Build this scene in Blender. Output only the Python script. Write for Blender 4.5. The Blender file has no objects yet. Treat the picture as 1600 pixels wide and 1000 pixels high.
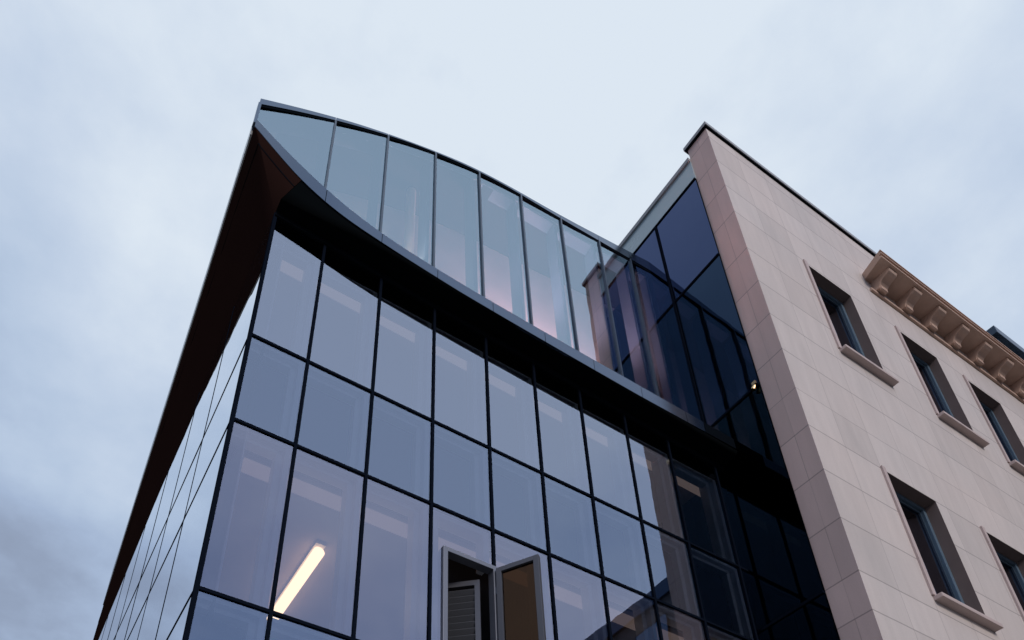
import bpy, bmesh, math, random
from mathutils import Vector, Matrix
random.seed(7)
sc = bpy.context.scene
COL = sc.collection
S = 0.6          # the plan below is drawn in modules of 0.6 m
EYE = 1.6        # heights in the plan are counted from eye level (1.6 m above the pavement)
GZ = -EYE / S    # ground level in modules

def W(p):
    return Vector((p[0] * S, p[1] * S, p[2] * S + EYE))

# ------------------------------------------------------------------ materials
def new_mat(name):
    m = bpy.data.materials.new(name); m.use_nodes = True
    nt = m.node_tree; nt.nodes.clear()
    out = nt.nodes.new('ShaderNodeOutputMaterial')
    return m, nt, out

def N(nt, kind, **kw):
    n = nt.nodes.new(kind)
    for k, v in kw.items():
        if k.startswith('i_'):
            n.inputs[k[2:].replace('_', ' ')].default_value = v
        else:
            setattr(n, k, v)
    return n

def math_n(nt, op, a, b=None, c=None):
    n = nt.nodes.new('ShaderNodeMath'); n.operation = op
    for i, v in enumerate((a, b, c)):
        if v is None: continue
        if isinstance(v, (int, float)): n.inputs[i].default_value = v
        else: nt.links.new(v, n.inputs[i])
    return n.outputs[0]

def mixc(nt, fac, a, b, blend='MIX'):
    n = nt.nodes.new('ShaderNodeMix'); n.data_type = 'RGBA'; n.blend_type = blend
    for idx, v in ((0, fac), (6, a), (7, b)):
        if isinstance(v, (int, float)): n.inputs[idx].default_value = v
        elif isinstance(v, tuple): n.inputs[idx].default_value = (*v, 1) if len(v) == 3 else v
        else: nt.links.new(v, n.inputs[idx])
    return n.outputs[2]

def plain(name, col, rough=0.5, metal=0.0, spec=0.5, var=0.12, scale=1.5, bump=0.0, bscale=40):
    m, nt, out = new_mat(name)
    p = N(nt, 'ShaderNodeBsdfPrincipled')
    geo = N(nt, 'ShaderNodeNewGeometry')
    no = N(nt, 'ShaderNodeTexNoise'); no.inputs['Scale'].default_value = scale; no.inputs['Detail'].default_value = 5
    nt.links.new(geo.outputs['Position'], no.inputs['Vector'])
    f = math_n(nt, 'MULTIPLY_ADD', no.outputs['Fac'], 2 * var, 1 - var)
    c = mixc(nt, 1.0, col, f, 'MULTIPLY')
    nt.links.new(c, p.inputs['Base Color'])
    p.inputs['Metallic'].default_value = metal
    p.inputs['Specular IOR Level'].default_value = spec
    r = math_n(nt, 'MULTIPLY_ADD', no.outputs['Fac'], 0.12, rough - 0.06)
    nt.links.new(r, p.inputs['Roughness'])
    if bump:
        nb = N(nt, 'ShaderNodeTexNoise'); nb.inputs['Scale'].default_value = bscale; nb.inputs['Detail'].default_value = 6
        nt.links.new(geo.outputs['Position'], nb.inputs['Vector'])
        b = N(nt, 'ShaderNodeBump'); b.inputs['Strength'].default_value = bump; b.inputs['Distance'].default_value = 0.01
        nt.links.new(nb.outputs['Fac'], b.inputs['Height']); nt.links.new(b.outputs[0], p.inputs['Normal'])
    nt.links.new(p.outputs[0], out.inputs[0])
    return m

def glass(name, tint, gloss, ior, wave=0.02, dirt=0.0, rough=0.0, floor=0.0):
    """window glass: coated outer face mirroring the sky, tinted see-through behind it"""
    m, nt, out = new_mat(name)
    fr = N(nt, 'ShaderNodeFresnel'); fr.inputs['IOR'].default_value = ior
    tr = N(nt, 'ShaderNodeBsdfTransparent'); tr.inputs[0].default_value = (*tint, 1)
    gl = N(nt, 'ShaderNodeBsdfGlossy'); gl.inputs['Color'].default_value = (*gloss, 1); gl.inputs['Roughness'].default_value = rough
    geo = N(nt, 'ShaderNodeNewGeometry')
    no = N(nt, 'ShaderNodeTexNoise'); no.inputs['Scale'].default_value = 1.3; no.inputs['Detail'].default_value = 1.5
    nt.links.new(geo.outputs['Position'], no.inputs['Vector'])
    b = N(nt, 'ShaderNodeBump'); b.inputs['Strength'].default_value = wave; b.inputs['Distance'].default_value = 0.05
    nt.links.new(no.outputs['Fac'], b.inputs['Height'])
    nt.links.new(b.outputs[0], gl.inputs['Normal'])
    mx = N(nt, 'ShaderNodeMixShader')
    nt.links.new(math_n(nt, 'MAXIMUM', fr.outputs[0], floor), mx.inputs[0]); nt.links.new(tr.outputs[0], mx.inputs[1]); nt.links.new(gl.outputs[0], mx.inputs[2])
    last = mx.outputs[0]
    if dirt:
        df = N(nt, 'ShaderNodeBsdfDiffuse'); df.inputs[0].default_value = (.4, .42, .45, 1)
        n2 = N(nt, 'ShaderNodeTexNoise'); n2.inputs['Scale'].default_value = .9; n2.inputs['Detail'].default_value = 6
        nt.links.new(geo.outputs['Position'], n2.inputs['Vector'])
        m2 = N(nt, 'ShaderNodeMixShader')
        nt.links.new(math_n(nt, 'MULTIPLY', n2.outputs['Fac'], dirt), m2.inputs[0])
        nt.links.new(last, m2.inputs[1]); nt.links.new(df.outputs[0], m2.inputs[2]); last = m2.outputs[0]
    nt.links.new(last, out.inputs[0])
    return m

def emit(name, col, strength):
    m, nt, out = new_mat(name)
    e = N(nt, 'ShaderNodeEmission'); e.inputs[0].default_value = (*col, 1); e.inputs[1].default_value = strength
    nt.links.new(e.outputs[0], out.inputs[0]); return m

COURSES = [31.95, 30.3, 28.65, 27.05, 24.95, 23.22, 21.6, 20.0, 18.35, 16.9, 15.3, 13.7, 12.1, 11.0, 9.4, 7.8, 6.2, 4.6, 3.0, 1.4]
def stone(name, axis, base, verts, faint):
    m, nt, out = new_mat(name)
    p = N(nt, 'ShaderNodeBsdfPrincipled')
    geo = N(nt, 'ShaderNodeNewGeometry')
    sp = N(nt, 'ShaderNodeSeparateXYZ'); nt.links.new(geo.outputs['Position'], sp.inputs[0])
    u = sp.outputs[axis]; z = sp.outputs['Z']
    # wobble the joints by a few millimetres
    nw = N(nt, 'ShaderNodeTexNoise'); nw.inputs['Scale'].default_value = 2.2
    nt.links.new(geo.outputs['Position'], nw.inputs['Vector'])
    zw = math_n(nt, 'ADD', z, math_n(nt, 'MULTIPLY_ADD', nw.outputs['Fac'], .012, -.006))
    idx = None; joint = None
    for c in COURSES:
        zz = c * S + EYE
        s = math_n(nt, 'GREATER_THAN', z, zz)
        idx = s if idx is None else math_n(nt, 'ADD', idx, s)
        j = math_n(nt, 'COMPARE', zw, zz, .0105 if c != 18.35 else .006)
        joint = j if joint is None else math_n(nt, 'MAXIMUM', joint, j)
    ui = None; vj = None
    for k, x in enumerate(verts):
        xx = x * S
        s = math_n(nt, 'GREATER_THAN', u, xx)
        ui = s if ui is None else math_n(nt, 'ADD', ui, s)
        j = math_n(nt, 'COMPARE', u, xx, .006)
        if faint:
            par = math_n(nt, 'MODULO', idx, 2.0)
            j = math_n(nt, 'MULTIPLY', j, par if k % 2 else math_n(nt, 'SUBTRACT', 1.0, math_n(nt, 'MULTIPLY', par, .55)))
        vj = j if vj is None else math_n(nt, 'MAXIMUM', vj, j)
    cmb = N(nt, 'ShaderNodeCombineXYZ')
    nt.links.new(ui, cmb.inputs[0]); nt.links.new(idx, cmb.inputs[1])
    wn = N(nt, 'ShaderNodeTexWhiteNoise'); wn.noise_dimensions = '3D'; nt.links.new(cmb.outputs[0], wn.inputs['Vector'])
    # bedding streaks, slanting a little
    mp = N(nt, 'ShaderNodeMapping'); mp.inputs['Scale'].default_value = (5.0, 5.0, .7); mp.inputs['Rotation'].default_value = (0, .25, 0)
    nt.links.new(geo.outputs['Position'], mp.inputs['Vector'])
    n1 = N(nt, 'ShaderNodeTexNoise'); n1.inputs['Scale'].default_value = 1.0; n1.inputs['Detail'].default_value = 6; n1.inputs['Roughness'].default_value = .6
    nt.links.new(mp.outputs[0], n1.inputs['Vector'])
    n2 = N(nt, 'ShaderNodeTexNoise'); n2.inputs['Scale'].default_value = 60; n2.inputs['Detail'].default_value = 4
    nt.links.new(geo.outputs['Position'], n2.inputs['Vector'])
    n3 = N(nt, 'ShaderNodeTexNoise'); n3.inputs['Scale'].default_value = .45; n3.inputs['Detail'].default_value = 3
    nt.links.new(geo.outputs['Position'], n3.inputs['Vector'])
    v = math_n(nt, 'MULTIPLY_ADD', wn.outputs['Value'], .11, .94)
    v = math_n(nt, 'MULTIPLY', v, math_n(nt, 'MULTIPLY_ADD', n1.outputs['Fac'], .26, .87))
    v = math_n(nt, 'MULTIPLY', v, math_n(nt, 'MULTIPLY_ADD', n2.outputs['Fac'], .16, .92))
    v = math_n(nt, 'MULTIPLY', v, math_n(nt, 'MULTIPLY_ADD', n3.outputs['Fac'], .22, .89))
    c = mixc(nt, 1.0, base, v, 'MULTIPLY')
    warm = mixc(nt, 1.0, c, (1.0, .92, .88), 'MULTIPLY')
    c = mixc(nt, n3.outputs['Fac'], c, warm)
    c = mixc(nt, math_n(nt, 'MULTIPLY', joint, .62), c, (base[0] * .38, base[1] * .36, base[2] * .36))
    c = mixc(nt, math_n(nt, 'MULTIPLY', vj, .42), c, (base[0] * .45, base[1] * .42, base[2] * .42))
    nt.links.new(c, p.inputs['Base Color'])
    p.inputs['Roughness'].default_value = .85; p.inputs['Specular IOR Level'].default_value = .2
    h = math_n(nt, 'MULTIPLY', n2.outputs['Fac'], .25)
    h = math_n(nt, 'ADD', h, math_n(nt, 'MULTIPLY', n1.outputs['Fac'], .5))
    h = math_n(nt, 'SUBTRACT', h, math_n(nt, 'MAXIMUM', joint, math_n(nt, 'MULTIPLY', vj, .5)))
    b = N(nt, 'ShaderNodeBump'); b.inputs['Strength'].default_value = .35; b.inputs['Distance'].default_value = .008
    nt.links.new(h, b.inputs['Height']); nt.links.new(b.outputs[0], p.inputs['Normal'])
    nt.links.new(p.outputs[0], out.inputs[0])
    return m

STONE = (.645, .605, .57)
M = dict(
    glass=glass('coated_window_glass', (.88, .93, .97), (.79, .88, 1.0), 3.6, .03),
    tallglass=glass('coated_tall_glass', (.90, .91, .93), (.79, .83, .97), 3.0, .03),
    spandrelglass=glass('coated_spandrel_glass', (.88, .93, .97), (.69, .82, 1.0), 2.95, .025),
    upperglass=glass('coated_upper_glass', (.68, .66, .74), (.70, .90, 1.0), 4.0, .025),
    sideglass=glass('clear_side_glass', (.35, .45, .50), (.93, .96, 1.0), 2.3, .02, floor=.93),
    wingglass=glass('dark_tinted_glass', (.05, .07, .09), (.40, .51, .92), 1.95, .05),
    wingmid=glass('dim_reflection_glass', (.04, .06, .07), (.24, .37, .60), 1.85, .05),  # same wing glass, its darker reflections put into the gloss colour
    wingdark=glass('dimmest_reflection_glass', (.03, .05, .06), (.14, .24, .32), 1.7, .05),  # darkest copy: dull reflections put into the gloss colour
    sashglass=glass('sash_glass', (.17, .092, .042), (.35, .5, .6), 1.15, .02),
    strip=plain('pale_teal_enamel_glass', (.36, .47, .50), .25, 0, .6, .08),
    black=plain('black_gasket', (.005, .007, .010), .8, 0, .0),
    cap=plain('dark_steel_cap', (.006, .009, .016), .7, .0, .0),
    inner=plain('pale_aluminium_inside', (.80, .83, .86), .5),
    fascia=plain('slate_blue_metal', (.078, .115, .16), .16, .9, .5, .06, .8),
    canopym=plain('slate_blue_canopy_metal', (.066, .098, .143), .17, .9, .5, .06, .8),
    eave=plain('light_zinc', (.42, .43, .42), .35, .6),
    brown=plain('dark_brown_metal_soffit', (.022, .0105, .0085), .8, 0, .0, .12, .7),
    soffit=plain('black_metal_soffit', (.0035, .0045, .005), .8, 0, .0, .12, .7),
    roof=plain('zinc_roof', (.25, .27, .3), .5, .4),
    shadow=plain('spandrel_backing', (.035, .045, .07), .7),
    ceil=plain('ceiling_plaster', (.46, .38, .36), .9, 0, .2, .05),
    floor=plain('office_floor', (.16, .15, .15), .8),
    wallin=plain('office_wall', (.55, .50, .49), .9),
    innerblue=plain('blue_grey_inner_frame', (.11, .18, .27), .5),
    blind=plain('blind_box_white', (.95, .86, .84), .6, 0, .3, .04),
    frame=plain('silver_window_frame', (.17, .185, .22), .45, .3),
    framedark=plain('grey_sash_frame', (.11, .115, .13), .4, .3),
    louvre=plain('grey_louvre_slats', (.06, .064, .072), .55),
    timber=plain('warm_timber_panel', (.30, .13, .045), .6, 0, .3, .2, 3),
    stone=stone('pink_grey_ashlar_front', 'X', STONE, [15.2 + 1.45 * k for k in range(1, 20)], False),
    stoneside=stone('pink_grey_ashlar_return', 'Y', (.72, .575, .53), [7.83], True),
    trim=plain('dressed_stone_trim', (.56, .46, .43), .85, 0, .2, .16, 2.5, .15, 60),
    reveal=plain('shaded_window_reveal', (.23, .175, .155), .75, 0, .2, .15, 3),  # shade of the window recess put into the colour
    cornice=plain('brown_sandstone_cornice', (.56, .40, .315), .85, 0, .2, .22, 4, .25, 50),
    sillshade=plain('shaded_window_sill', (.40, .31, .26), .85, 0, .2, .2, 6),  # shade under the sills as a colour; no part uses it
    coping=plain('grey_lead_coping', (.33, .34, .35), .6, .0),
    winframe=plain('blue_grey_window_frame', (.13, .20, .26), .4, .2),
    winglass=glass('old_window_glass', (.05, .06, .08), (.80, .80, .95), 2.4, .06),
    lanternframe=plain('slate_blue_lantern_frame', (.045, .075, .11), .4, .3),
    room=plain('dark_room_lining', (.02, .02, .024), .9),
    asphalt=plain('asphalt', (.05, .05, .052), .9, 0, .3, .25, 3, .3, 80),
    paving=plain('paving', (.22, .21, .20), .85, 0, .3, .2, 2, .2, 60),
    line=plain('road_paint', (.75, .75, .72), .7),
    brick=plain('grey_render', (.16, .155, .16), .85, 0, .2, .15, 1),
    tube=emit('lit_tube', (1.0, .66, .38), 2.0),
    uplight=emit('assumed_uplight_glow', (1.0, .66, .42), 420.0),  # emission of the assumed uplight
    cove=emit('assumed_cove_glow', (1.0, .50, .44), 120.0),  # emission of the assumed, unseen cove lamp
    bandglow=emit('added_warm_band_glow', (1.0, .72, .64), .105),  # glow added to draw the pale bands at the room heads
    white=plain('white_column_paint', (.8, .76, .72), .8, 0, .2, .04),
    brass=plain('brass', (.75, .5, .25), .25, 1.0),
)

# ------------------------------------------------------------------ mesh helpers
class MB:
    def __init__(s): s.v = []; s.f = []
    def add(s, vs, fs):
        o = len(s.v); s.v += [tuple(v) for v in vs]; s.f += [tuple(i + o for i in f) for f in fs]; return s
    def box(s, x0, x1, y0, y1, z0, z1):
        vs = [(x, y, z) for x in (x0, x1) for y in (y0, y1) for z in (z0, z1)]
        return s.add(vs, [(0, 1, 3, 2), (4, 6, 7, 5), (0, 4, 5, 1), (2, 3, 7, 6), (0, 2, 6, 4), (1, 5, 7, 3)])
    def hexa(s, a, b):
        """two quads of four points each joined into a solid"""
        return s.add(list(a) + list(b), [(0, 1, 2, 3), (7, 6, 5, 4), (0, 4, 5, 1), (1, 5, 6, 2), (2, 6, 7, 3), (3, 7, 4, 0)])
    def bar(s, p, q, w, d, up=(0, 0, 1)):
        """rectangular bar from p to q, w across, d along the other axis"""
        p, q = Vector(p), Vector(q); t = (q - p).normalized(); a = t.cross(Vector(up)).normalized(); b = a.cross(t)
        A = [p + a * i * w / 2 + b * j * d / 2 for i, j in ((-1, -1), (1, -1), (1, 1), (-1, 1))]
        B = [v + (q - p) for v in A]
        return s.hexa(A, B)
    def poly(s, pts): return s.add(pts, [tuple(range(len(pts)))])
    def prism(s, pts, vec):
        n = len(pts); o = [tuple(Vector(p) + Vector(vec)) for p in pts]
        fs = [tuple(range(n)), tuple(range(2 * n - 1, n - 1, -1))] + [(i, (i + 1) % n, n + (i + 1) % n, n + i) for i in range(n)]
        return s.add(list(pts) + o, fs)
    def cyl(s, p, q, r, n=20, r2=None):
        p, q = Vector(p), Vector(q); t = (q - p).normalized(); a = t.orthogonal().normalized(); b = t.cross(a)
        r2 = r if r2 is None else r2
        A = [p + (a * math.cos(i * 2 * math.pi / n) + b * math.sin(i * 2 * math.pi / n)) * r for i in range(n)]
        B = [q + (a * math.cos(i * 2 * math.pi / n) + b * math.sin(i * 2 * math.pi / n)) * r2 for i in range(n)]
        return s.add(A + B, [tuple(range(n)), tuple(range(2 * n - 1, n - 1, -1))] + [(i, (i + 1) % n, n + (i + 1) % n, n + i) for i in range(n)])
    def build(s, name, mat, parent=None, bevel=0.0, smooth=False, fix=True):
        ws = [W(p) for p in s.v]
        c = sum(ws, Vector()) / len(ws)
        me = bpy.data.meshes.new(name)
        me.from_pydata([w - c for w in ws], [], s.f)
        if fix or bevel:
            bm = bmesh.new(); bm.from_mesh(me)
            bmesh.ops.recalc_face_normals(bm, faces=bm.faces)
            if bevel:
                bmesh.ops.bevel(bm, geom=[e for e in bm.edges if len(e.link_faces) == 2 and e.calc_face_angle(0) > .4], offset=bevel, segments=2, affect='EDGES', profile=.6)
            bm.to_mesh(me); bm.free()
        if smooth:
            for p in me.polygons: p.use_smooth = True
        me.materials.append(mat)
        o = bpy.data.objects.new(name, me); COL.objects.link(o)
        if parent is not None:
            o.parent = parent; o.location = c - world_loc(parent)
        else: o.location = c
        return o

def world_loc(o):
    v = Vector(o.location)
    while o.parent is not None:
        o = o.parent; v += Vector(o.location)
    return v

def thing(name, label, cat, loc, group=None):
    o = bpy.data.objects.new(name, None); COL.objects.link(o)
    o.location = W(loc); o.empty_display_size = .3
    o['label'] = label; o['category'] = cat
    if group: o['group'] = group
    return o
def tag(o, label, cat, group=None):
    o['label'] = label; o['category'] = cat
    if group: o['group'] = group
    return o
def struct(o): o['kind'] = 'structure'; return o

def interp(tab, x):
    if x <= tab[0][0]: return tab[0][1]
    for (a, fa), (b, fb) in zip(tab, tab[1:]):
        if x <= b:
            return fa + (fb - fa) * (x - a) / (b - a)
    return tab[-1][1]

# ------------------------------------------------------------------ ground
g = MB(); g.box(-900, 900, -900, 900, GZ - .5, GZ - .20); struct(g.build('ground', M['asphalt']))
g = MB(); g.box(-70, 200, -8, 4, GZ - .196, GZ - .19); struct(g.build('road', M['asphalt']))
g = MB(); g.box(-70, 200, 4.0, 60, GZ - .19, GZ); struct(g.build('pavement', M['paving']))
g = MB(); g.box(-70, 200, -16, -8, GZ - .19, GZ); struct(g.build('far_pavement', M['paving']))
g = MB()
for k in range(-18, 50): g.box(k * 4, k * 4 + 2, -2.1, -1.9, GZ - .186, GZ - .184)
struct(g.build('road_marking', M['line']))

# ------------------------------------------------------------------ glass office building
YF = 10.0                                   # plane of the main front
XW = 15.15                                  # inner corner with the dark wing
XL = 1.64                                   # left corner
office = thing('glass_office_building', 'glass office building with a curved sail shaped top storey and dark overhanging soffit', 'office building', (8, 10, GZ))
MX = [XL, 2.85, 4.28, 5.71, 7.155, 8.58, 10.03, 11.53, 13.06, 14.83]
TZ = [13.92, 11.51, 7.705, 5.30]
WALLTOP = [(1.64, 18.22), (2.8, 18.15), (4.2, 18.06), (5.7, 17.99), (8.5, 17.92), (10, 17.87), (13, 17.76), (15.2, 17.70)]
BASE = 1.5
rows = [('top', TZ[0], None), ('spandrel', TZ[1], TZ[0]), ('tall', TZ[2], TZ[1]), ('spandrel', TZ[3], TZ[2]), ('tall', BASE, TZ[3])]

def pane(pts, mat, parent, tilt=.0016):
    """one sheet of glass, a few tenths of a degree off plane, as real panes are"""
    c = sum((Vector(p) for p in pts), Vector()) / len(pts)
    r = Matrix.Rotation(random.gauss(0, tilt), 3, 'Z') @ Matrix.Rotation(random.gauss(0, tilt * .6), 3, 'X')
    mb = MB(); mb.poly([c + r @ (Vector(p) - c) for p in pts])
    return mb.build('glass_pane', mat, parent, fix=False)

VX0, VX1, VZ1 = 6.07, 7.11, 10.42           # the opened vent in the fourth bay
for r, (kind, z0, z1) in enumerate(rows):
    for i in range(len(MX)):
        x0 = MX[i]; x1 = MX[i + 1] if i + 1 < len(MX) else XW
        zt0 = z1 if z1 is not None else interp(WALLTOP, x0); zt1 = z1 if z1 is not None else interp(WALLTOP, x1)
        if r == 2 and i == 3:
            # the bay with the vent: glass above it and beside it
            pts = [(x0, YF, z0), (VX0 - .06, YF, z0), (VX0 - .06, YF, VZ1 + .06), (x1, YF, VZ1 + .06), (x1, YF, z1), (x0, YF, z1)]
            p = pane(pts, M['tallglass'], office, 0)
            mb = MB(); mb.box(x0 + .07, x0 + .2, YF + .05, YF + .33, z0 + .06, z1 - .07)
            mb.box(x1 - .2, x1 - .07, YF + .05, YF + .33, VZ1 + .1, z1 - .07); mb.box(x0 + .2, x1 - .2, YF + .05, YF + .33, z1 - .2, z1 - .07)
            mb.build('inner_frame', M['inner'], p)
            continue
        p = pane([(x0, YF, z0), (x1, YF, z0), (x1, YF, zt1), (x0, YF, zt0)], M[{'spandrel': 'spandrelglass', 'tall': 'tallglass'}.get(kind, 'glass')], office)
        if x1 - x0 > .6:
            zr = zt1 - .60 if kind == 'top' else zt1
            mb = MB()                            # stepped stile on the right, slim head above
            mb.box(x1 - .15, x1 - .045, YF + .05, YF + .20, z0 + .05, zr - .05)
            mb.box(x1 - .27, x1 - .045, YF + .203, YF + .44, z0 + .05, zr - .05)
            mb.box(x0 + .05, x1 - .153, YF + .05, YF + .16, zr - .12, zr - .05)
            mb.box(x0 + .05, x1 - .273, YF + .163, YF + .36, zr - .21, zr - .05)
            mb.build('inner_frame', M['inner'], p)
        if kind == 'spandrel':
            MB().box(x0 + .03, x1 - .03, YF + .36, YF + .42, z0 + .03, zt1 - .03).build('shadow_box', M['shadow'], p)
        if kind == 'top':
            MB().box(x0 + .001, x1 - .001, YF + .45, YF + .48, zt1 - .62, zt1 + .10).build('head_panel', M['black'], p)
# mullions and transoms: slim dark caps outside, a fin inside
for i, x in enumerate(MX[1:]):
    zlo = BASE; top = interp(WALLTOP, x)
    mb = MB()
    if abs(x - 7.155) < .01:
        mb.box(x - .031, x + .031, YF - .03, YF + .045, VZ1 + .06, top); mb.box(x - .031, x + .031, YF - .03, YF + .045, zlo, TZ[2])
    else:
        mb.box(x - .031, x + .031, YF - .03, YF + .045, zlo, top)
    mb.build('mullion', M['cap'], office)
MB().box(XL - .02, XL + .055, YF - .03, YF + .07, BASE, 18.2).build('corner_post', M['cap'], office)
for z in TZ + [BASE]:
    MB().box(XL + .055, XW, YF - .028, YF + .048, z - .031, z + .031).build('transom', M['cap'], office)
mb = MB()
for (a, fa), (b, fb) in zip(WALLTOP, WALLTOP[1:]):
    b = min(b, XW - .01)
    mb.hexa([(a, YF - .06, fa - .14), (b, YF - .06, fb - .14), (b, YF + .2, fb - .14), (a, YF + .2, fa - .14)], [(a, YF - .06, fa + .03), (b, YF - .06, fb + .03), (b, YF + .2, fb + .03), (a, YF + .2, fa + .03)])
mb.build('head_trim', M['black'], office)
# dim glowing strips added in place of pale, likely reflected bands at room heads
for (zl, zr) in ((17.36, 16.96), (11.02, 11.02)):
    MB().hexa([(XL + .45, YF + .50, zl), (XW - .15, YF + .50, zr), (XW - .15, YF + .64, zr), (XL + .45, YF + .64, zl)],
              [(XL + .45, YF + .50, zl + .24), (XW - .15, YF + .50, zr + .24), (XW - .15, YF + .64, zr + .24), (XL + .45, YF + .64, zl + .24)]).build('added_glow_strip', M['bandglow'], office)
MB().hexa([(XL + .05, YF + .21, 18.30), (XW - .02, YF + .21, 17.80), (XW - .02, YF + .69, 17.80), (XL + .05, YF + .69, 18.30)],
          [(XL + .05, YF + .21, 18.36), (XW - .02, YF + .21, 17.86), (XW - .02, YF + .69, 17.86), (XL + .05, YF + .69, 18.36)]).build('head_lining', M['black'], office)
# left side wall, a touch out of square with the front
YS = [YF, 12.95, 15.75, 18.6, 21.4, 24.2, 27.0, 29.8, 32.6]
LTOP = [(10, 18.22), (10.7, 18.60), (11.4, 18.76), (13.4, 18.76), (15.5, 18.58), (18.6, 18.32), (21, 18.2), (40, 18.1)]
def xl(y, o=0.): return XL - .007 * (y - YF) + o
def skew(x0, x1, y0, y1, z0, z1, zt=None):
    """upright box lying along the skewed side wall"""
    zt = z1 if zt is None else zt
    return MB().hexa([(xl(y0, x0), y0, z0), (xl(y0, x1), y0, z0), (xl(y1, x1), y1, z0), (xl(y1, x0), y1, z0)],
                     [(xl(y0, x0), y0, z1), (xl(y0, x1), y0, z1), (xl(y1, x1), y1, zt), (xl(y1, x0), y1, zt)])
for r, (kind, z0, z1) in enumerate(rows[:4]):
    for a, b in zip(YS, YS[1:]):
        if z1 is None:
            ys = [a] + [t for t, _ in LTOP if a < t < b] + [b]
            pts = [(xl(b), b, z0), (xl(a), a, z0)] + [(xl(y), y, interp(LTOP, y)) for y in ys]
        else: pts = [(xl(b), b, z0), (xl(a), a, z0), (xl(a), a, z1), (xl(b), b, z1)]
        p = pane(pts, M['sideglass'], office, .0006)
        skew(.30, .34, a + .02, b - .02, z0 + .03, (z1 if z1 is not None else 17.4) - .03).build('backing_panel', M['inner'] if kind != 'spandrel' else M['shadow'], p)
for y in YS[1:]:
    skew(-.008, .05, y - .018, y + .018, BASE, interp(LTOP, y)).build('side_mullion', M['cap'], office)
for z in TZ:
    skew(-.010, .05, YF + .07, YS[-1], z - .018, z + .018).build('side_transom', M['cap'], office)
MB().box(XL + .02, XW, YF + .02, 34, GZ, BASE).build('plinth', M['coping'], office)
# inside: floors, ceilings, back wall
for z in (TZ[0], TZ[2]):
    pass
MB().box(XL + .4, XW - .1, YF + .45, 22, 11.62, 13.75).build('floor_slab', M['floor'], office)
MB().box(XL + .4, XW - .1, YF + .70, 22, 11.40, 11.60).build('ceiling', M['ceil'], office)
MB().box(XL + .4, XW - .1, YF + .45, 22, 5.45, 7.5).build('floor_slab', M['floor'], office)
MB().box(XL + .4, XW - .1, YF + .70, 22, 17.45, 17.62).build('ceiling', M['ceil'], office)
MB().box(XL + .4, XW - .1, YF + .70, 22, 17.66, 18.6).build('floor_slab', M['floor'], office)
MB().box(XL + .4, XW - .1, 22, 22.3, BASE, 26).build('back_wall', M['wallin'], office)

# --- upper storey: sail shaped glazing set back behind the curled canopy edge
YU = 10.85
YC = 9.42
FT = [(.781, 24.38), (1.827, 25.112), (2.771, 25.721), (3.502, 26.163), (4.416, 26.64), (5.162, 27.0), (6.03, 27.38), (6.986, 27.75), (7.639, 27.94), (8.459, 28.11), (9.302, 28.23), (10.275, 28.33), (10.927, 28.42), (11.793, 28.55), (12.69, 28.72), (13.767, 28.92), (15.15, 29.18)]
GT = [(.805, 24.05), (1.72, 24.77), (2.837, 25.55), (3.568, 26.02), (4.481, 26.54), (5.229, 26.92), (6.101, 27.29), (6.941, 27.60), (7.717, 27.82), (8.539, 27.98), (9.384, 28.07), (10.223, 28.12), (11.002, 28.17), (11.862, 28.25), (12.747, 28.34), (14.344, 28.48), (15.15, 28.56)]
CT3 = [(.824, 10.72, 23.103), (1.073, 10.546, 22.532), (1.33, 10.366, 21.941), (1.662, 10.15, 21.227), (1.979, 9.965, 20.62), (2.293, 9.805, 20.08), (2.599, 9.675, 19.64), (2.906, 9.57, 19.27), (3.215, 9.494, 18.98), (3.56, 9.44, 18.77), (3.933, 9.42, 18.64), (4.267, 9.42, 18.57), (4.689, 9.42, 18.52), (5.325, 9.42, 18.46), (6.391, 9.42, 18.40), (8.1, 9.42, 18.36), (9.6, 9.42, 18.35), (11, 9.42, 18.35), (15.15, 9.42, 18.33)]
CB3 = [(.819, 10.72, 22.758), (1.001, 10.598, 22.322), (1.211, 10.448, 21.809), (1.435, 10.295, 21.257), (1.67, 10.145, 20.707), (1.928, 9.993, 20.165), (2.191, 9.854, 19.696), (2.494, 9.717, 19.253), (2.794, 9.605, 18.891), (3.095, 9.52, 18.62), (3.398, 9.461, 18.44), (3.662, 9.431, 18.34), (3.949, 9.42, 18.285), (4.367, 9.42, 18.22), (4.867, 9.42, 18.17), (5.555, 9.42, 18.10), (6.385, 9.42, 18.03), (7.54, 9.42, 17.96), (8.69, 9.42, 17.92), (9.9, 9.42, 17.90), (11.6, 9.42, 17.90), (15.15, 9.42, 17.93)]
UM = [.80, 2.87, 4.50, 6.12, 7.73, 9.37, 11.02, 12.70, 14.14, 15.15]
def dense(tab, a, b, n):
    return [(a + (b - a) * k / n, interp(tab, a + (b - a) * k / n)) for k in range(n + 1)]
def sm(tab):
    """smooth a surveyed curve so that it has no kinks"""
    lo, hi = tab[0][0], tab[-1][0]
    def f(x):
        tot = w = 0
        h = min(.12, (x - lo) / 6, (hi - x) / 6)
        for k in range(-6, 7):
            ww = math.exp(-(k / 3.5) ** 2); tot += ww * interp(tab, x + k * h); w += ww
        return tot / w
    return [(lo + (hi - lo) * k / 120, f(lo + (hi - lo) * k / 120)) for k in range(121)]
CTY, CBY = sm([(p[0], p[1]) for p in CT3]), sm([(p[0], p[1]) for p in CB3])
CT, CB = sm([(p[0], p[2]) for p in CT3]), sm([(p[0], p[2]) for p in CB3])
FT, GT = sm(FT), sm(GT)
FACET = math.radians(-1.0)                   # the panes are set like shallow shingles
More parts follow.
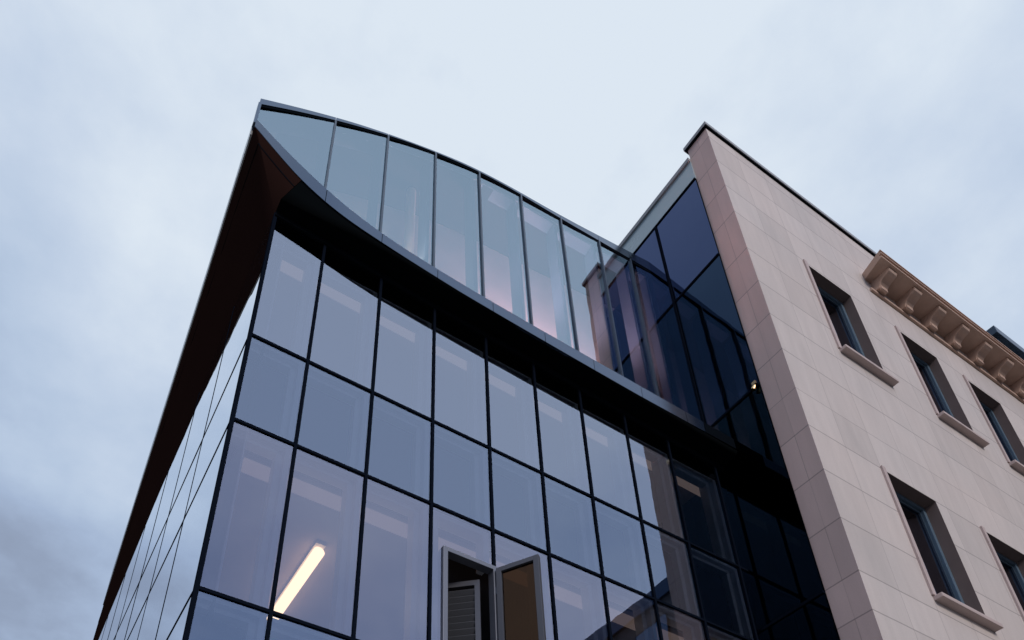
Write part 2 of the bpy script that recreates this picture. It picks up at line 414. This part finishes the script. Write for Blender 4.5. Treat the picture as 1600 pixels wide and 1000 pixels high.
for a, b in zip(UM, UM[1:]):
    top = dense(GT, a, b, 8); bot = dense(CT, a, b, 8)
    xm = (a + b) / 2
    yy = lambda x: YU + (x - xm) * math.tan(FACET)
    pts = [(x, yy(x), z - .03) for x, z in bot] + [(x, yy(x), z) for x, z in reversed(top)]
    p = pane(pts, M['upperglass'], office, .0008)
    mb = MB()
    ti = dense(GT, a + .12, b - .10, 6)
    for (xa, za), (xb, zb) in zip(ti, ti[1:]):
        mb.hexa([(xa, YU + .12, za - .20), (xb, YU + .12, zb - .20), (xb, YU + .50, zb - .20), (xa, YU + .50, za - .20)],
                [(xa, YU + .12, za - .05), (xb, YU + .12, zb - .05), (xb, YU + .50, zb - .05), (xa, YU + .50, za - .05)])
    xr = b - .08
    mb.box(xr - .12, xr, YU + .12, YU + .55, interp(CT, xr) + .05, interp(GT, xr) - .26)
    mb.build('inner_frame', M['innerblue'], p)
for x in UM[1:-1]:
    MB().box(x - .027, x + .027, YU - .07, YU + .09, interp(CT, x) - .05, interp(GT, x) - .01).build('mullion', M['lanternframe'], office)
MB().box(.77, .85, YU - .09, YU + .06, 23.0, 24.08).build('mullion', M['fascia'], office)
for a, b in zip(UM, UM[1:]):
    n = 8
    t = dense(FT, max(a, .781) + (.007 if a > 1 else 0), b - .007, n); u = dense(GT, max(a, .781) + (.007 if a > 1 else 0), b - .007, n)
    mb = MB(); gb = MB(); y0, y1 = YU - .045, YU + .12
    for k in range(n):
        (xa, za), (xb, zb) = t[k], t[k + 1]; ga, g2 = u[k][1] + .055, u[k + 1][1] + .055
        mb.hexa([(xa, y0, ga), (xb, y0, g2), (xb, y1, g2), (xa, y1, ga)], [(xa, y0, za), (xb, y0, zb), (xb, y1, zb), (xa, y1, za)])
        gb.hexa([(xa, y0 + .02, ga - .11), (xb, y0 + .02, g2 - .11), (xb, y1, g2 - .11), (xa, y1, ga - .11)],
                [(xa, y0 + .02, ga - .003), (xb, y0 + .02, g2 - .003), (xb, y1, g2 - .003), (xa, y1, ga - .003)])
    mb.build('roof_fascia', M['fascia'], office); gb.build('shadow_gap', M['black'], office)
# canopy: slate metal edge, level top, black soffit back to the main front
CJ = [.822, 2.62, 3.98, 5.45, 7.0, 8.55, 10.1, 11.7, 13.3, 13.97, XW]
for a, b in zip(CJ, CJ[1:]):
    n = 10; a1 = a + (.007 if a > 1 else 0); b1 = b - .007
    mb = MB()
    for k in range(n):
        xa, xb = a1 + (b1 - a1) * k / n, a1 + (b1 - a1) * (k + 1) / n
        P = lambda x: ((x, interp(CBY, x), interp(CB, x)), (x, interp(CTY, x), interp(CT, x)), (x, YU + .1, interp(CT, x)), (x, interp(CBY, x) + .05, interp(CB, x)))
        A, B = P(xa), P(xb)
        mb.add([A[0], B[0], B[1], A[1], A[2], B[2], A[3], B[3]], [(0, 1, 2, 3), (3, 2, 5, 4), (1, 0, 6, 7)])
    mb.build('canopy_fascia', M['canopym'] if a < 13.9 else M['black'], office)
for x in CJ[1:-1]:                           # dark backing strip behind each joint of the edge
    yb = (interp(CBY, x) + interp(CTY, x)) / 2
    MB().hexa([(x - .05, interp(CBY, x - .05) + .012, interp(CB, x - .05)), (x + .05, interp(CBY, x + .05) + .012, interp(CB, x + .05)), (x + .05, interp(CBY, x + .05) + .045, interp(CB, x + .05)), (x - .05, interp(CBY, x - .05) + .045, interp(CB, x - .05))],
              [(x - .05, interp(CTY, x - .05) + .012, interp(CT, x - .05) - .004), (x + .05, interp(CTY, x + .05) + .012, interp(CT, x + .05) - .004), (x + .05, interp(CTY, x + .05) + .045, interp(CT, x + .05) - .004), (x - .05, interp(CTY, x - .05) + .045, interp(CT, x - .05) - .004)]).build('joint_strip', M['black'], office)
XM = 2.06                                    # where brown and black soffits meet on the front edge
SHELF = [(1.64, .34), (2.9, .44), (4.2, .53), (5.5, .535), (15.2, .535)]   # depth of the level part of the soffit
def shelf(wx): return (wx, YF - interp(SHELF, wx), interp(WALLTOP, wx) + .015)
n = 60; rows_ = []
for k in range(n + 1):
    f = k / n; x = XM + (XW - XM) * f; wx = XL + (XW - XL) * f
    m_ = shelf(wx); e_ = (x, interp(CBY, x) + .045, interp(CB, x) + .012)
    mid = tuple((p + q) / 2 for p, q in zip(m_, e_)); mid = (mid[0], mid[1] - .06, mid[2] - .10 * max(0, 1 - f * 6))
    rows_.append([(wx, YF + .05, interp(WALLTOP, wx) + .01), m_, mid, e_])
mb = MB(); mb.v = [p for r_ in rows_ for p in r_]
mb.f = [(k * 4 + j, k * 4 + j + 1, k * 4 + j + 5, k * 4 + j + 4) for k in range(n) for j in range(3)]
mb.build('soffit', M['soffit'], office, smooth=True)
EAVE = [(10.72, .815), (12.5, .868), (14.5, .940), (18.5, 1.068), (26.1, 1.30), (33, 1.53)]
C0 = (XL, YF + .03, 18.24)
fv = [(x, interp(CBY, x) + .02, z + .012) for x, z in dense(CB, .819, XM, 14)]
ys = [10.72, 11.3, 11.9, 12.43, 13.6, 15, 16.7, 18.5, 20.5, 23, 26.1, 29, 33]
iy = [10.03, 10.7, 11.4, 12.1, 13.4, 15, 16.7, 18.5, 20.5, 23, 26.1, 29, 33]
E_ = [(interp(EAVE, y), y + (.02 if k == 0 else 0), 22.75) for k, y in enumerate(ys)]
I_ = [C0] + [(xl(y, .01), y, interp(LTOP, y) + .01) for y in iy[1:]]
E_[0] = fv[0]
mb = MB(); nE = len(E_)
mb.v = E_ + I_ + fv[1:] + [shelf(XL)]
mb.f = [(k, k + 1, nE + k + 1, nE + k) for k in range(nE - 1)]
ring_ = [0] + list(range(2 * nE, 2 * nE + len(fv) - 1)) + [2 * nE + len(fv) - 1]
mb.f += [(nE, p, q) for p, q in zip(ring_, ring_[1:])]
mb.build('side_soffit', M['brown'], office, smooth=True)
# seams of the brown soffit
def lerp(p, q, t): return tuple(a + (b - a) * t for a, b in zip(p, q))
mb = MB()
for t in (.22,):
    L_ = [lerp(e, i, t) for e, i in zip(E_, I_)]
    for p, q in zip(L_, L_[1:]): mb.bar(p, q, .022, .022)
    F_ = [lerp(f, C0, .24) for f in fv[1:]]
    F_ = [L_[0]] + F_
    for p, q in zip(F_, F_[1:]): mb.bar(p, q, .022, .022)
mb.build('soffit_seam', M['black'], office)
# roof shell and its light left edge
mb = MB(); ry = [10.8, 13, 18, 24, 33]
rx = [x for x, _ in FT[::6]]
grid = []
for y in ry:
    grid.append([((x if k else interp(EAVE, y)), (y if y > 11 else YU + .11), interp(FT, x) - .01) for k, x in enumerate(rx)])
lo = lambda p: (p[0], p[1], p[2] - .30)
for a, b in zip(grid, grid[1:]):
    for k in range(len(rx) - 1):
        mb.add([a[k], a[k + 1], b[k + 1], b[k]], [(0, 1, 2, 3)])
        mb.add([lo(a[k]), lo(b[k]), lo(b[k + 1]), lo(a[k + 1])], [(0, 1, 2, 3)])
mb.build('roof', M['roof'], office)
mb = MB()
for k in range(len(ys) - 1):
    a, b = ys[k], ys[k + 1]; xa, xb = interp(EAVE, a), interp(EAVE, b)
    if k == 0: a += .22
    mb.hexa([(xa - .03, a, 22.72), (xa + .03, a, 22.72), (xb + .03, b, 22.72), (xb - .03, b, 22.72)],
            [(xa - .03, a, 24.36), (xa + .03, a, 24.36), (xb + .03, b, 24.36), (xb - .03, b, 24.36)])
mb.build('eave', M['eave'], office)
mb = MB(); wp = [(x, z - .30) for x, z in FT[::6] if x > 2.4 and x < XW - .1]
mb.prism([(wp[0][0], 12.7, 18.62)] + [(x, 12.7, z) for x, z in wp] + [(wp[-1][0], 12.7, 18.62)], (0, .2, 0))
mb.build('upper_wall', M['wallin'], office)
mb = MB()
for (xa, za), (xb, zb) in zip(FT[::6], FT[6::6]):
    if xa > 1.2: mb.add([(xa, YU + .14, za - .34), (xb, YU + .14, zb - .34), (xb, 12.69, zb - .34), (xa, 12.69, za - .34)], [(0, 1, 2, 3)])
mb.build('upper_ceiling', M['room'], office)
MB().box(XL + .1, XW, 32.9, 33.2, GZ, 27).build('rear_wall', M['wallin'], office)

# --- the opened vent: fixed frame, sash swung out, louvred shutter inside
vent = MB()
vent.box(VX0 - .10, VX0, YF - .05, YF + .14, 6.0, VZ1 + .10)
vent.box(VX0, VX1, YF - .05, YF + .14, VZ1, VZ1 + .10)
vent.box(VX1, VX1 + .10, YF - .05, YF + .14, 6.0, VZ1 + .10)
vent.box(VX0, VX1, YF - .05, YF + .14, 5.9, 6.0)
vf = vent.build('vent_window', M['frame'], office, bevel=.004)
vf['label'] = 'opened silver vent window with its sash swung outwards'
hx, hy = VX1 + .06, YF - .07; tx, ty = 7.62, 9.17
d = Vector((tx - hx, ty - hy, 0)); L = d.length; d.normalize(); nrm = Vector((-d.y, d.x, 0))
def sp(u, z, o=0.): v = Vector((hx, hy, 0)) + d * u + nrm * o; return (v.x, v.y, z)
mb = MB(); st = VZ1; sb = 6.05; w = .11
for (u0, u1, z0, z1) in ((0, w, sb, st), (L - w, L, sb, st), (w, L - w, st - w, st), (w, L - w, sb, sb + w)):
    mb.hexa([sp(u0, z0, -.05), sp(u1, z0, -.05), sp(u1, z1, -.05), sp(u0, z1, -.05)], [sp(u0, z0, .05), sp(u1, z0, .05), sp(u1, z1, .05), sp(u0, z1, .05)])
mb.build('sash', M['framedark'], vf, bevel=.004)
MB().poly([sp(w, sb + w), sp(L - w, sb + w), sp(L - w, st - w), sp(w, st - w)]).build('sash_glass', M['sashglass'], vf, fix=False)
hb = MB(); hb.bar(sp(L - .055, 7.9, .055), sp(L - .055, 7.9, .12), .03, .03); hb.bar(sp(L - .055, 7.9, .12), sp(L - .055, 8.25, .12), .03, .03, (1, 0, 0))
hb.build('handle', M['frame'], vf)
MB().bar((VX1 - .10, YF + .02, 6.6), sp(.42, 6.6), .03, .03).build('stay', M['frame'], vf)
for z in (9.9, 7.2):
    MB().cyl((hx, hy + .02, z - .09), (hx, hy + .02, z + .09), .035, 12).build('hinge', M['frame'], vf)
# louvred shutter standing open inside the room
lx0, ly0, lx1, ly1 = 6.92, YF + .16, 6.40, YF + .62
d2 = Vector((lx1 - lx0, ly1 - ly0, 0)); L2 = d2.length + .25; d2.normalize(); n2 = Vector((d2.y, -d2.x, 0))
def lp(u, z, o=0.): v = Vector((lx0, ly0, 0)) + d2 * u + n2 * o; return (v.x, v.y, z)
mb = MB()
for (u0, u1, z0, z1) in ((0, .1, 6.1, 10.2), (L2 - .1, L2, 6.1, 10.2), (.1, L2 - .1, 10.08, 10.2)):
    mb.hexa([lp(u0, z0, -.04), lp(u1, z0, -.04), lp(u1, z1, -.04), lp(u0, z1, -.04)], [lp(u0, z0, .04), lp(u1, z0, .04), lp(u1, z1, .04), lp(u0, z1, .04)])
sh = mb.build('louvred_shutter', M['framedark'], office)
mb = MB(); z = 10.0
while z > 6.2:
    mb.hexa([lp(.1, z - .135, .035), lp(L2 - .1, z - .135, .035), lp(L2 - .1, z - .125, .035), lp(.1, z - .125, .035)],
            [lp(.1, z - .02, -.035), lp(L2 - .1, z - .02, -.035), lp(L2 - .1, z - .01, -.035), lp(.1, z - .01, -.035)])
    z -= .155
mb.build('slats', M['louvre'], sh)
MB().box(5.75, 8.5, YF + .95, YF + 1.05, 7.55, 11.38).build('blackout_screen', M['room'], office)

# --- lamps in the rooms; only the tube is seen, uplight and cove are assumed
lamp = thing('ceiling_lamp', 'lit warm tube lamp on the office ceiling behind the second tall pane from the corner', 'lamp', (4.23, 13.2, 11.39))
MB().cyl((4.25, 12.05, 11.17), (4.25, 14.75, 11.17), .125, 24).build('tube', M['tube'], lamp, smooth=False)
MB().box(4.14, 4.36, 11.98, 14.82, 11.32, 11.395).build('lamp_tray', M['white'], lamp)
up = thing('assumed_column_lamp', 'assumed uplight on an assumed white column, added for the warm streak behind the third upper pane', 'lamp', (5.9, 11.5, 22.6))  # uplight assumed from a warm vertical streak; its source is out of sight
MB().cyl((5.915, 11.95, 18.6), (5.915, 11.95, 26.8), .15, 24).build('assumed_column', M['white'], office, smooth=False)  # column assumed as well, to catch the uplight as a streak
MB().cyl((5.905, 11.38, 21.45), (5.905, 11.38, 21.7), .10, 20, .13).build('lamp_shade', M['black'], up)
MB().cyl((5.905, 11.38, 21.71), (5.905, 11.38, 21.73), .11, 20).build('light_disc', M['uplight'], up)
MB().bar((5.905, 11.38, 21.55), (5.905, 11.82, 21.55), .05, .05).build('arm', M['frame'], up)
cv = thing('assumed_cove_lamp', 'assumed long cove lamp, out of sight, added for the warm glow behind the upper glazing', 'lamp', (9, 12.4, 23.2))  # unseen lamp, assumed from the pink glow low in the upper panes
MB().box(8.7, 13.7, 12.2, 12.5, 23.0, 23.2).build('trough', M['frame'], cv)
MB().box(8.8, 13.6, 12.28, 12.42, 23.21, 23.25).build('added_glow_strip', M['cove'], cv)

# ------------------------------------------------------------------ dark glass wing
wing = thing('dark_glass_wing', 'dark tinted glass side wing between the curved glass building and the stone one', 'building', (XW + 1, 9.5, GZ))
WT, WS = 31.85, 30.55
wz = [GZ, 5.2, 12.05, 19.43, 25.84, WS]
wy = [8.27, 10.21, 13.3, 16.4, 19.5]
for za, zb in zip(wz, wz[1:]):
    for ya, yb in zip(wy, wy[1:]):
        if ya > 10 and zb < 25: continue
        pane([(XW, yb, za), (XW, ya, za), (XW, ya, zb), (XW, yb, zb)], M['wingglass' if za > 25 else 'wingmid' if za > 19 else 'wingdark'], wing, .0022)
        if (za, ya) == (wz[0], wy[0]): pass
for z in wz[1:]:
    MB().box(XW - .035, XW + .06, 8.27, 19.5 if z > 25 else 10.21, z - .035, z + .035).build('transom', M['cap'], wing)
for y in wy[1:]:
    MB().box(XW - .042, XW + .06, y - .04, y + .04, GZ if y < 11 else 26, WS).build('mullion', M['cap'], wing)
MB().box(XW + .01, XW + .10, 8.27, 19.5, WS + .05, WT - .10).build('parapet_strip', M['strip'], wing)
MB().box(XW - .06, XW + .4, 8.27, 19.5, WT - .10, WT + .10).build('coping', M['coping'], wing)
MB().box(XW + .6, XW + .7, 8.3, 19.4, GZ, WT - .2).build('inner_wall', M['room'], wing)
MB().box(XW + .75, XW + 5, 8.3, 19.4, GZ, WT - .3).build('core', M['room'], wing)
sl = thing('wall_glint', 'tiny brass piece standing in for a glint of light on the dark glass beside the stone pier', 'lamp', (XW, 8.42, 19.4))  # added brass shape in place of a bright reflected speck
MB().box(XW - .10, XW - .045, 8.30, 8.42, 19.45, 19.56).build('bracket', M['brass'], sl)
MB().cyl((XW - .10, 8.42, 19.28), (XW - .08, 8.36, 19.40), .07, 12, .04).build('brass_cone', M['brass'], sl)

# ------------------------------------------------------------------ stone building
XS, YS_, ZT = 15.22, 7.41, 32.55
house = thing('stone_building', 'pinkish grey ashlar stone building with a bracketed cornice and deep set windows', 'building', (24, 8, GZ))
wins = []
for k in range(6): wins.append((18.56 + [0, 4.86, 8.93, 13.3, 17.6, 21.9][k], 2.30, 22.25, 26.95))
for k in range(6): wins.append((18.22 + [0, 4.52, 8.9, 13.2, 17.5, 21.8][k], 2.26, 12.52, 16.90))
for k in range(6): wins.append((18.22 + [0, 4.52, 8.9, 13.2, 17.5, 21.8][k], 2.26, 2.6, 7.0))
XE = 60.0
def front_grid(x0, x1, za, zb, holes):
    mb = MB()
    xs = sorted({x0, x1} | {h[0] for h in holes} | {h[0] + h[1] for h in holes})
    zs = sorted({za, zb} | {h[2] for h in holes} | {h[3] for h in holes})
    for xa, xb in zip(xs, xs[1:]):
        for zc, zd in zip(zs, zs[1:]):
            mx, mz = (xa + xb) / 2, (zc + zd) / 2
            if any(h[0] < mx < h[0] + h[1] and h[2] < mz < h[3] for h in holes): continue
            mb.add([(xa, YS_, zc), (xb, YS_, zc), (xb, YS_, zd), (xa, YS_, zd)], [(0, 1, 2, 3)])
    return mb
REC = .37
mb = front_grid(XS, XE, GZ, ZT, wins)
mb.build('front_wall', M['stone'], house, fix=False)
MB().add([(XS, YS_, GZ), (XS, YS_, ZT), (XS, 8.27, ZT), (XS, 8.27, GZ), (XS + .5, 8.27, GZ), (XS + .5, 8.27, ZT)], [(0, 1, 2, 3), (3, 2, 5, 4)]).build('side_wall', M['stoneside'], house, fix=False)
MB().box(XS + .55, XE, 8.6, 20, GZ, ZT - .1).build('core', M['room'], house)
MB().box(XS - .09, XE, YS_ - .06, 8.33, ZT, ZT + .06).build('coping_bed', M['black'], house)
MB().box(XS - .09, XE, YS_ - .09, 8.37, ZT + .06, ZT + .26).build('coping', M['coping'], house, bevel=.01)
for n_, (x, w_, z0, z1) in enumerate(wins):
    y = YS_ + REC
    mb = MB(); fw = .13
    for (a, b, c, d_) in ((x, x + fw, z0, z1), (x + w_ - fw, x + w_, z0, z1), (x + fw, x + w_ - fw, z1 - fw, z1), (x + fw, x + w_ - fw, z0, z0 + fw)):
        mb.box(a, b, y - .05, y + .10, c, d_)
    f = mb.build('window', M['winframe'], house, bevel=.006)
    mb = MB()
    for (a, b, c, d_) in ((x + fw + .01, x + fw + .09, z0 + fw, z1 - fw), (x + w_ - fw - .09, x + w_ - fw - .01, z0 + fw, z1 - fw), (x + fw + .09, x + w_ - fw - .09, z1 - fw - .09, z1 - fw - .01)):
        mb.box(a, b, y + .02, y + .09, c, d_)
    mb.build('sash', M['lanternframe'], f)
    MB().poly([(x + fw, y + .06, z0 + fw), (x + w_ - fw, y + .06, z0 + fw), (x + w_ - fw, y + .06, z1 - fw), (x + fw, y + .06, z1 - fw)]).build('pane', M['winglass'], f, fix=False)
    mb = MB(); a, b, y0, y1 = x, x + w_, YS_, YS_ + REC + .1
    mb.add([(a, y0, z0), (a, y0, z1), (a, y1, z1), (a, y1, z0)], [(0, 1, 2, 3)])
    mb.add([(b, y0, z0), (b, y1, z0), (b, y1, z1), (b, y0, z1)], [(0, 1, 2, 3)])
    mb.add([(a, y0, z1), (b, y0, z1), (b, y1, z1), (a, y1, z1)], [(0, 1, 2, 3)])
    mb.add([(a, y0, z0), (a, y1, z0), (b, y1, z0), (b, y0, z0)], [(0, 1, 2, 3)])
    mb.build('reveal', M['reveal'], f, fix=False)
    MB().box(x + fw, x + w_ - fw, y + .5, y + .55, z0, z1).build('blind', M['room'], f)
    MB().box(x - .10, x + w_ + .13, YS_ - .22, YS_ + REC - .06, z0 - .105, z0 + .025).build('sill', M['trim'], f, bevel=.012)
    MB().box(x - .15, x - .004, YS_ - .055, YS_ + .01, z0 + .04, z1 + .06).build('jamb_trim', M['trim'], f)
# cornice: stepped mouldings on scrolled brackets
CX0 = 22.62
prof = [(YS_ + .02, 29.74), (YS_ - .92, 29.74), (YS_ - .92, 29.69), (YS_ - .85, 29.68), (YS_ - .85, 29.615), (YS_ - .90, 29.605), (YS_ - .90, 29.555), (YS_ - .81, 29.545), (YS_ - .81, 29.465), (YS_ - .86, 29.455), (YS_ - .86, 29.38), (YS_ + .02, 29.38)]
mb = MB()
def cpro(x_at, off):
    # a return on the left end steps in with the profile
    return [(x_at - (YS_ - p[0]) * .30 if off else x_at, p[0], p[1]) for p in prof]
a = cpro(CX0, True); b = [(XE, p[0], p[1]) for p in prof]
nP = len(prof)
mb.add(a + b, [tuple(range(nP))] + [(i, (i + 1) % nP, nP + (i + 1) % nP, nP + i) for i in range(nP)])
mb.build('cornice', M['cornice'], house)
MB().box(CX0 + .02, XE, YS_ - .09, YS_ + .01, 28.66, 28.80).build('bed_moulding', M['cornice'], house, bevel=.012)
bx = 22.92; k = 0
while bx < 46:
    mb = MB(); wd = .46
    pr = [(YS_ + .01, 29.377), (YS_ - .73, 29.377), (YS_ - .75, 29.28), (YS_ - .71, 29.20), (YS_ - .60, 29.14), (YS_ - .46, 29.10), (YS_ - .35, 29.04), (YS_ - .28, 28.96), (YS_ - .24, 28.88), (YS_ - .23, 28.81), (YS_ + .01, 28.81)]
    mb.prism([(bx, p[0], p[1]) for p in pr], (wd, 0, 0))
    br = mb.build('bracket', M['cornice'], house, bevel=.008)
    MB().box(bx + .05, bx + wd - .05, YS_ - .28, YS_ - .19, 28.74, 28.94).build('bracket_foot', M['cornice'], br, bevel=.01)
    bx += 1.50; k += 1
# glazed lantern on the roof
lx, ly, lz = 37.45, 8.02, 38.55
mb = MB(); mb.box(lx, lx + 16, ly, ly + 3.2, lz - .55, lz)
la = mb.build('roof_lantern', M['lanternframe'], house, bevel=.02)
la['label'] = 'slate blue framed glass lantern on the roof above the cornice'
mb = MB(); mb.box(lx + .25, lx + .55, ly + .22, ly + .55, 32.9, lz - .55)
for k in range(1, 8): mb.box(lx + .35 + k * 1.9, lx + .5 + k * 1.9, ly + .22, ly + .5, 32.9, lz - .55)
mb.box(lx + .25, lx + .5, ly + 2.6, ly + 2.9, 32.9, lz - .55)
mb.build('posts', M['lanternframe'], la)
MB().poly([(lx + .5, ly + .4, 32.9), (lx + 15.5, ly + .4, 32.9), (lx + 15.5, ly + .4, lz - .55), (lx + .5, ly + .4, lz - .55)]).build('pane', M['sideglass'], la, fix=False)
MB().poly([(lx + .4, ly + .5, 32.9), (lx + .4, ly + 2.6, 32.9), (lx + .4, ly + 2.6, lz - .55), (lx + .4, ly + .5, lz - .55)]).build('pane', M['sideglass'], la, fix=False)

# ------------------------------------------------------------------ building over the road, seen only mirrored in the panes
opp = thing('street_building', 'dark office block with a heavy parapet across the road, mirrored in the lowest right panes', 'building', (60, -26, GZ))
ox, oy, oz = 36.6, -9.8, 37.3
MB().box(ox, ox + 70, oy - 46, oy, GZ, oz - 1.2).build('wall', M['brick'], opp)
MB().box(ox - .25, ox + 70.25, oy - 46.25, oy + .25, oz - 1.2, oz).build('parapet', M['canopym'], opp)
for k in range(7):                           # tall dark windows on the end that faces the corner
    y = oy - 1.0 - k * 5.0
    f = MB().box(ox - .12, ox, y - 3.6, y, 24, oz - 2.6).build('window', M['cap'], opp)
    MB().poly([(ox - .13, y - 3.5, 24.1), (ox - .13, y - .1, 24.1), (ox - .13, y - .1, oz - 2.7), (ox - .13, y - 3.5, oz - 2.7)]).build('pane', M['wingdark'], f, fix=False)
for k in range(9):
    x = ox + 1.5 + k * 6
    f = MB().box(x, x + 4.2, oy, oy + .12, 20, oz - 2.6).build('window', M['cap'], opp)
    MB().poly([(x + .2, oy + .13, 20.2), (x + 4, oy + .13, 20.2), (x + 4, oy + .13, oz - 2.8), (x + .2, oy + .13, oz - 2.8)]).build('pane', M['wingdark'], f, fix=False)

# ------------------------------------------------------------------ sky
SUN_EL, SUN_AZ = math.radians(27), math.radians(188)   # azimuth from +Y, clockwise seen from above
w = bpy.data.worlds.new('World'); sc.world = w; w.use_nodes = True
nt = w.node_tree; nt.nodes.clear()
out = nt.nodes.new('ShaderNodeOutputWorld'); bg = nt.nodes.new('ShaderNodeBackground')
sky = nt.nodes.new('ShaderNodeTexSky'); sky.sky_type = 'NISHITA'; sky.sun_disc = False
sky.sun_elevation = SUN_EL; sky.sun_rotation = SUN_AZ
STR = .1
bg.inputs[1].default_value = STR
tc = nt.nodes.new('ShaderNodeTexCoord')
sx = nt.nodes.new('ShaderNodeSeparateXYZ'); nt.links.new(tc.outputs['Generated'], sx.inputs[0])
den = math_n(nt, 'ADD', math_n(nt, 'MAXIMUM', sx.outputs['Z'], 0.0), .22)
cm = nt.nodes.new('ShaderNodeCombineXYZ')
nt.links.new(math_n(nt, 'DIVIDE', sx.outputs['X'], den), cm.inputs[0]); nt.links.new(math_n(nt, 'DIVIDE', sx.outputs['Y'], den), cm.inputs[1])
def noise(scale, det, rough, off):
    n = nt.nodes.new('ShaderNodeTexNoise'); n.inputs['Scale'].default_value = scale; n.inputs['Detail'].default_value = det; n.inputs['Roughness'].default_value = rough
    mp = nt.nodes.new('ShaderNodeMapping'); mp.inputs['Location'].default_value = off
    nt.links.new(cm.outputs[0], mp.inputs['Vector']); nt.links.new(mp.outputs[0], n.inputs['Vector']); return n.outputs['Fac']
n1 = noise(2.1, 7, .52, (3.1, 1.7, 0)); n2 = noise(5.0, 8, .56, (9.3, 4.2, 0))
cl = math_n(nt, 'ADD', math_n(nt, 'MULTIPLY', n1, .62), math_n(nt, 'MULTIPLY', n2, .38))
rp = nt.nodes.new('ShaderNodeValToRGB')
k = 1 / STR
STOPS = [(0.0, (.20, .23, .30)), (.35, (.31, .38, .52)), (.5, (.40, .50, .68)), (.65, (.50, .61, .78)), (.8, (.60, .70, .85)), (1.0, (.765, .85, .945))]
rp.color_ramp.elements.remove(rp.color_ramp.elements[1])
rp.color_ramp.elements[0].position = STOPS[0][0]; rp.color_ramp.elements[0].color = (*STOPS[0][1], 1)
for pos, c in STOPS[1:]:
    e = rp.color_ramp.elements.new(pos); e.color = (*c, 1)
hgt = math_n(nt, 'ADD', math_n(nt, 'MULTIPLY_ADD', sx.outputs['Z'], 1.35, -.25), math_n(nt, 'MULTIPLY_ADD', cl, 1.45, -.725))
# the sky behind the photographer is duller than the one ahead
hgt = math_n(nt, 'ADD', hgt, math_n(nt, 'MULTIPLY', math_n(nt, 'MINIMUM', sx.outputs['Y'], 0.0), -.12))
hgt = math_n(nt, 'ADD', hgt, math_n(nt, 'MULTIPLY', sx.outputs['X'], math_n(nt, 'MULTIPLY_ADD', sx.outputs['X'], -.30, .27)))
# and it brightens towards the right of the street
hgt = math_n(nt, 'ADD', hgt, math_n(nt, 'MULTIPLY', math_n(nt, 'MULTIPLY', math_n(nt, 'MAXIMUM', math_n(nt, 'MULTIPLY', sx.outputs['Y'], -1.0), 0.0), math_n(nt, 'MAXIMUM', sx.outputs['X'], 0.0)), .85))
nt.links.new(hgt, rp.inputs['Fac'])
cc = nt.nodes.new('ShaderNodeVectorMath'); cc.operation = 'SCALE'; nt.links.new(rp.outputs[0], cc.inputs[0]); cc.inputs['Scale'].default_value = k
# the part of the sky behind the photographer is a little bluer
rose = mixc(nt, math_n(nt, 'MINIMUM', math_n(nt, 'MULTIPLY', math_n(nt, 'MAXIMUM', math_n(nt, 'MULTIPLY', sx.outputs['Y'], -1.0), 0.0), 1.5), 1.0), (1, 1, 1), (1.08, 1.10, 1.32))
tinted = mixc(nt, 1.0, cc.outputs[0], rose, 'MULTIPLY')
col = mixc(nt, .93, sky.outputs[0], tinted)
nt.links.new(col, bg.inputs[0]); nt.links.new(bg.outputs[0], out.inputs[0])

sun = bpy.data.lights.new('sun', 'SUN'); sun.energy = 1.4; sun.angle = math.radians(14); sun.color = (1.0, .90, .84)
so = bpy.data.objects.new('sun', sun); COL.objects.link(so)
dv = Vector((math.sin(SUN_AZ) * math.cos(SUN_EL), math.cos(SUN_AZ) * math.cos(SUN_EL), math.sin(SUN_EL)))
so.rotation_euler = (-dv).to_track_quat('-Z', 'Y').to_euler(); so.location = dv * 60

# ------------------------------------------------------------------ camera
f_px, cx, cy = 1264.69633, 637.332658, 1080.89060
yaw, pit, rol = -0.489679457, 0.556384498, -0.0326215982
def rx(t): return Matrix(((1, 0, 0), (0, math.cos(t), -math.sin(t)), (0, math.sin(t), math.cos(t))))
def rz(t): return Matrix(((math.cos(t), -math.sin(t), 0), (math.sin(t), math.cos(t), 0), (0, 0, 1)))
def ryy(t): return Matrix(((math.cos(t), 0, math.sin(t)), (0, 1, 0), (-math.sin(t), 0, math.cos(t))))
R = rz(rol) @ rx(pit) @ ryy(yaw)
right = Vector((R[0][0], R[0][2], R[0][1])); upv = Vector((R[1][0], R[1][2], R[1][1])); fwd = Vector((R[2][0], R[2][2], R[2][1]))
cam = bpy.data.cameras.new('camera'); co = bpy.data.objects.new('camera', cam); COL.objects.link(co)
mw = Matrix((right, upv, -fwd)).transposed().to_4x4(); mw.translation = Vector((0, 0, EYE)); co.matrix_world = mw
cam.sensor_width = 36; cam.lens = 36 * f_px / 1600; cam.shift_x = (800 - cx) / 1600; cam.shift_y = (cy - 500) / 1600
cam.clip_start = .1; cam.clip_end = 3000
sc.camera = co
sc.view_settings.view_transform = 'Standard'; sc.view_settings.look = 'None'; sc.view_settings.exposure = 0; sc.view_settings.gamma = 1
sc.cycles.max_bounces = 10; sc.cycles.transparent_max_bounces = 16; sc.cycles.glossy_bounces = 5
